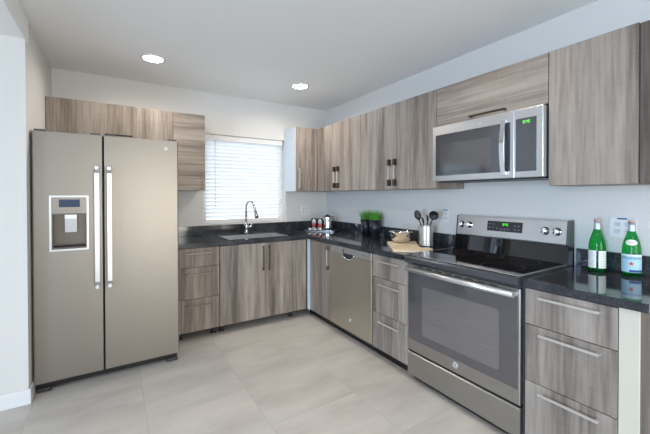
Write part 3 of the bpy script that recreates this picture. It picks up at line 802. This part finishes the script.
# ------------------------------------------------------------------ utensil crock and utensils
cx, cy = -.150, -1.862
t = thing('utensil_crock', 'ribbed stainless steel utensil holder beside the cutting board', 'utensil holder', (cx, cy, CT))
K = 1.05
prof = [(0, .001), (.056, .001), (.058, .004)]
for k in range(14):
    z = .012+k*.0115; prof += [(.058, z), (.0550, z+.004), (.058, z+.008)]
prof += [(.058, .172), (.060, .176), (.057, .177), (.055, .172), (.055, .006), (0, .005)]
B().lathe([(a*K, b) for a, b in prof], cx, cy, CT, 40).build('holder', M['steel'], t)
def utensil(name, label, cat, bxy, txy, ztop, head):
    t = thing(name, label, cat, (bxy[0], bxy[1], CT+.012), 'black utensils in the steel holder')
    a = Vector((bxy[0], bxy[1], CT+.012)); e = Vector((txy[0], txy[1], ztop)); b = B()
    n = 8; pts = [a.lerp(e, k/n) for k in range(n+1)]
    b.tube(pts, [.0068-.002*k/n for k in range(n+1)], 8).build('handle', M['black'], t)
    d = (e-a).normalized(); view = Vector((-.75, -.62, .1)); side = d.cross(view).normalized(); nrm = side.cross(d).normalized()
    rot = Matrix((side, d, nrm)).transposed().to_4x4()
    b = B(); t_ = bmesh.new()
    if head in ('spoon', 'ladle'):
        bmesh.ops.create_uvsphere(t_, u_segments=24, v_segments=12, radius=1)
        hw, hl, dp = ((.029, .046, .008) if head == 'spoon' else (.040, .040, .022))
        for v in t_.verts:
            z = v.co.z
            v.co = Vector((v.co.x*hw, v.co.y*hl, (-abs(z)*dp if z < 0 else -z*dp*.75)))
        for f in t_.faces: f.smooth = True
        b._merge(t_, Matrix.Translation(e+d*hl*.9) @ rot)
    else:
        t_.free()
        pts = [e, e+d*.02+side*.002, e+d*.045+side*.001, e+d*.06-side*.006]
        b.tube(pts, [.0045, .009, .009, .003], 10)
    b.build('head', M['black'], t)
    if head == 'spoon':
        b = B()
        for q in (-.010, 0, .010):
            c = e+d*.036+side*q+nrm*.0005
            b.tube([c-d*.016, c+d*.016], .0022, 6)
        b.build('slot', M['btn'], t)
# screen-right along the run is -y
utensil('slotted_spoon', 'black slotted spoon leaning left in the steel utensil holder', 'spoon', (cx-.005, cy-.02, 0), (cx-.015, cy+.062, 0), CT+.222, 'spoon')
utensil('kitchen_tool', 'short black tool handle, left of the two middle ones in the holder', 'utensil', (cx+.01, cy-.01, 0), (cx-.0, cy+.026, 0), CT+.185, 'tool')
utensil('kitchen_tool', 'black tool handle, right of the two middle ones in the holder', 'utensil', (cx+.02, cy+.0, 0), (cx+.01, cy-.008, 0), CT+.205, 'tool')
utensil('ladle', 'black ladle leaning right in the steel utensil holder', 'ladle', (cx, cy+.02, 0), (cx-.01, cy-.078, 0), CT+.232, 'ladle')

# ------------------------------------------------------------------ corner tray
TX, TY = -.285, -.345
ta = math.atan2(-.571+.244, -.16+.456)
def tl(a, b_): return (TX + a*math.cos(ta) - b_*math.sin(ta), TY + a*math.sin(ta) + b_*math.cos(ta))
t = thing('serving_tray', 'shiny metal tray in the worktop corner holding glasses and kettle', 'tray', (TX, TY, CT))
def rr_poly(hw, hh, r):
    return [tl(a, b_) for a, b_ in rrect(-hw, hw, -hh, hh, r)]
B().prism(rr_poly(.195, .100, .03), CT+.001, CT+.005).build('base', M['tray'], t)
b = B(); pp = rr_poly(.196, .101, .03); b.tube([(p[0], p[1], CT+.012) for p in pp]+[(pp[0][0], pp[0][1], CT+.012)], .005, 8, cap=False)
b.build('rim', M['tray'], t)
def jar(a, b_, label):
    x, y = tl(a, b_); z = CT+.0055
    t = thing('drinking_glass', label, 'glass', (x, y, z), 'glasses with red labels on the tray')
    B().lathe([(0, 0), (.026, 0), (.036, .145), (.0345, .145), (.0245, .005), (0, .005)], x, y, z, 28).build('glass', M['glass'], t)
    B().lathe([(0, .006), (.0235, .006), (.0255, .034), (0, .035)], x, y, z, 24).build('pale_filling', M['paper'], t, label='white filling')
    B().lathe([(0, .036), (.0255, .036), (.0275, .082), (0, .084)], x, y, z, 24).build('red_filling', M['red'], t, label='red filling')
    B().lathe([(0, .086), (.0275, .086), (.022, .115), (.012, .128), (0, .130)], x, y, z, 24).build('napkin', M['paper'], t)
jar(-.100, .022, 'glass with red and white filling on the tray, the left one')
jar(-.022, .018, 'glass with red and white filling on the tray, next to the kettle')
x, y = tl(.078, .012); z = CT+.0055
t = thing('kettle', 'stainless steel carafe kettle with black lid on the corner tray', 'kettle', (x, y, z))
B().lathe([(0, 0), (.050, 0), (.052, .004), (.051, .055), (.044, .125), (.037, .160), (.038, .170), (0, .170)], x, y, z, 32).build('body', M['chrome'], t)
B().lathe([(0, .1705), (.038, .1705), (.036, .184), (.012, .190), (.010, .200), (0, .202)], x, y, z, 24).build('lid', M['black'], t)
hd = Vector((math.cos(ta), math.sin(ta), 0)); c0 = Vector((x, y, z))
B().tube([c0+hd*.036+Vector((0, 0, .165)), c0+hd*.066+Vector((0, 0, .172)), c0+hd*.074+Vector((0, 0, .14)), c0+hd*.070+Vector((0, 0, .07)), c0+hd*.045+Vector((0, 0, .045))], .006, 10).build('handle', M['black'], t)
B().tube([c0-hd*.032+Vector((0, 0, .155)), c0-hd*.046+Vector((0, 0, .168)), c0-hd*.054+Vector((0, 0, .176))], [.012, .008, .005], 10).build('spout', M['chrome'], t)
for i, (a, b_, lb) in enumerate(((-.125, -.055, 'small steel cup at the front left of the corner tray'), (-.055, -.062, 'small steel cup at the front middle of the corner tray'), (.005, -.060, 'small steel cup in front of the kettle on the tray'))):
    x, y = tl(a, b_)
    o = B().lathe([(0, 0), (.020, 0), (.026, .034), (.024, .034), (.018, .003), (0, .003)], x, y, CT+.0055, 20).build('steel_cup', M['chrome'], loc=(x, y, CT+.0055))
    meta(o, lb, 'cup', 'small steel cups on the tray')

# ------------------------------------------------------------------ bottles
def wrap(b, cx, cy, r, a0, a1, z0, z1, n=16, th=.0005):
    t_ = bmesh.new(); inn = []; out = []
    for i in range(n+1):
        a = a0+(a1-a0)*i/n
        for lst, rr in ((inn, r), (out, r+th)):
            lst.append((t_.verts.new((cx+rr*math.cos(a), cy+rr*math.sin(a), z0)), t_.verts.new((cx+rr*math.cos(a), cy+rr*math.sin(a), z1))))
    for i in range(n):
        t_.faces.new((out[i][0], out[i+1][0], out[i+1][1], out[i][1])); t_.faces.new((inn[i][0], inn[i][1], inn[i+1][1], inn[i+1][0]))
        t_.faces.new((inn[i][0], inn[i+1][0], out[i+1][0], out[i][0])); t_.faces.new((inn[i][1], out[i][1], out[i+1][1], inn[i+1][1]))
    t_.faces.new((inn[0][0], out[0][0], out[0][1], inn[0][1])); t_.faces.new((inn[n][0], inn[n][1], out[n][1], out[n][0]))
    for f in t_.faces: f.smooth = False
    b._merge(t_); return b
def wrap_text(txt, size, cx, cy, r, ac, zc, stretch=1.0):
    t_ = text_bm(txt, size, .0003); b = B()
    for v in t_.verts:
        a = ac + v.co.x*stretch/r; rr = r+.0007+v.co.z
        v.co = Vector((cx+rr*math.cos(a), cy+rr*math.sin(a), zc+v.co.y))
    b._merge(t_); return b
def bottle(x, y, label, front_):
    t = thing('green_bottle', label, 'bottle', (x, y, CT), 'green glass water bottles')
    R_ = .0405
    prof = [(0, .003), (.030, .001), (.038, .003), (R_, .010), (R_, .130), (.0395, .150), (.034, .180), (.026, .207), (.0185, .232), (.0150, .250), (.0140, .268), (.0140, .284), (0, .284)]
    B().lathe(prof, x, y, CT+.0003, 40).build('glass_body', M['bottle'], t)
    B().lathe([(.0160, .238), (.0150, .252), (.0146, .268), (.0146, .2845), (.0150, .2845), (.0154, .268), (.0160, .252), (.0172, .238)], x, y, CT, 28, cap=False).build('neck_foil', M['foil'], t)
    B().lathe([(0, .2848), (.0155, .2848), (.0155, .292), (.0145, .296), (0, .296)], x, y, CT, 28).build('cap', M['orange'], t)
    ac = math.atan2(CAM['y']-y, CAM['x']-x)     # the label faces the room
    if front_:
        lb = wrap(B(), x, y, R_+.0002, ac-1.55, ac+1.55, CT+.022, CT+.118, 28).build('label', M['bluep'], t, label='pale blue front label')
        wrap(B(), x, y, R_+.0009, ac-1.5, ac+1.5, CT+.108, CT+.116, 28).build('label_band', M['paper'], lb)
        wrap(B(), x, y, R_+.0009, ac-.2, ac+1.5, CT+.024, CT+.036, 20).build('label_band', M['blueink'], lb)
        wrap_text('S.PELLEGRINO', .0185, x, y, R_, ac, CT+.097, .78).build('brand_lettering', M['blueink'], lb)
        st = []
        for k in range(10):
            a = PI/2+PI*k/5; rr = .012 if k % 2 == 0 else .0062; st.append((rr*math.cos(a), rr*math.sin(a)))
        t_ = bmesh.new(); f_ = [t_.verts.new((p[0], p[1], 0)) for p in st]; ctr = t_.verts.new((0, 0, 0))
        for k in range(10): t_.faces.new((ctr, f_[k], f_[(k+1) % 10]))
        for v in t_.verts: a = ac+v.co.x/R_; v.co = Vector((x+(R_+.0012)*math.cos(a), y+(R_+.0012)*math.sin(a), CT+.068+v.co.y))
        b = B(); b._merge(t_); b.build('star', M['redink'], lb, label='red star')
        # oval shoulder label
        t_ = bmesh.new(); ring = [t_.verts.new((.024*math.cos(2*PI*k/28), .0155*math.sin(2*PI*k/28), 0)) for k in range(28)]; ctr = t_.verts.new((0, 0, 0))
        for k in range(28): t_.faces.new((ctr, ring[k], ring[(k+1) % 28]))
        def shoulder(v, extra):
            zz = .181+v.y; rr = (.034+(.181-zz)*.28) if zz < .181 else (.034-(zz-.181)*.30)
            a = ac+v.x/.034; return Vector((x+(rr+extra)*math.cos(a), y+(rr+extra)*math.sin(a), CT+zz))
        for v in t_.verts: v.co = shoulder(v.co.copy(), .0022)
        b = B(); b._merge(t_); ov = b.build('neck_label', M['paper'], t, label='white oval shoulder label')
        t_ = text_bm('S.PELLEGRINO', .0062, .0002)
        for v in t_.verts: v.co = shoulder(v.co.copy(), .0030)
        b = B(); b._merge(t_); b.build('lettering', M['redink'], ov)
    else:
        l1 = wrap(B(), x, y, R_+.0002, ac-1.35, ac-.10, CT+.022, CT+.120, 16).build('label', M['paper'], t, label='white back label')
        l2 = wrap(B(), x, y, R_+.0002, ac+.16, ac+1.35, CT+.022, CT+.120, 16).build('label', M['paper'], t, label='white back label')
        for l, a0, a1 in ((l1, ac-1.2, ac-.25), (l2, ac+.28, ac+1.2)):
            b = B()
            for k in range(9): wrap(b, x, y, R_+.0009, a0, a1-(k % 3)*.1, CT+.032+k*.0095, CT+.0335+k*.0095, 8, .0002)
            b.build('fine_print', M['socket'], l)
bottle(-.090, -3.056, 'green glass bottle with split white back labels, nearer the range', False)
bottle(-.066, -3.200, 'green glass bottle with pale blue label and red star, nearer the counter end', True)
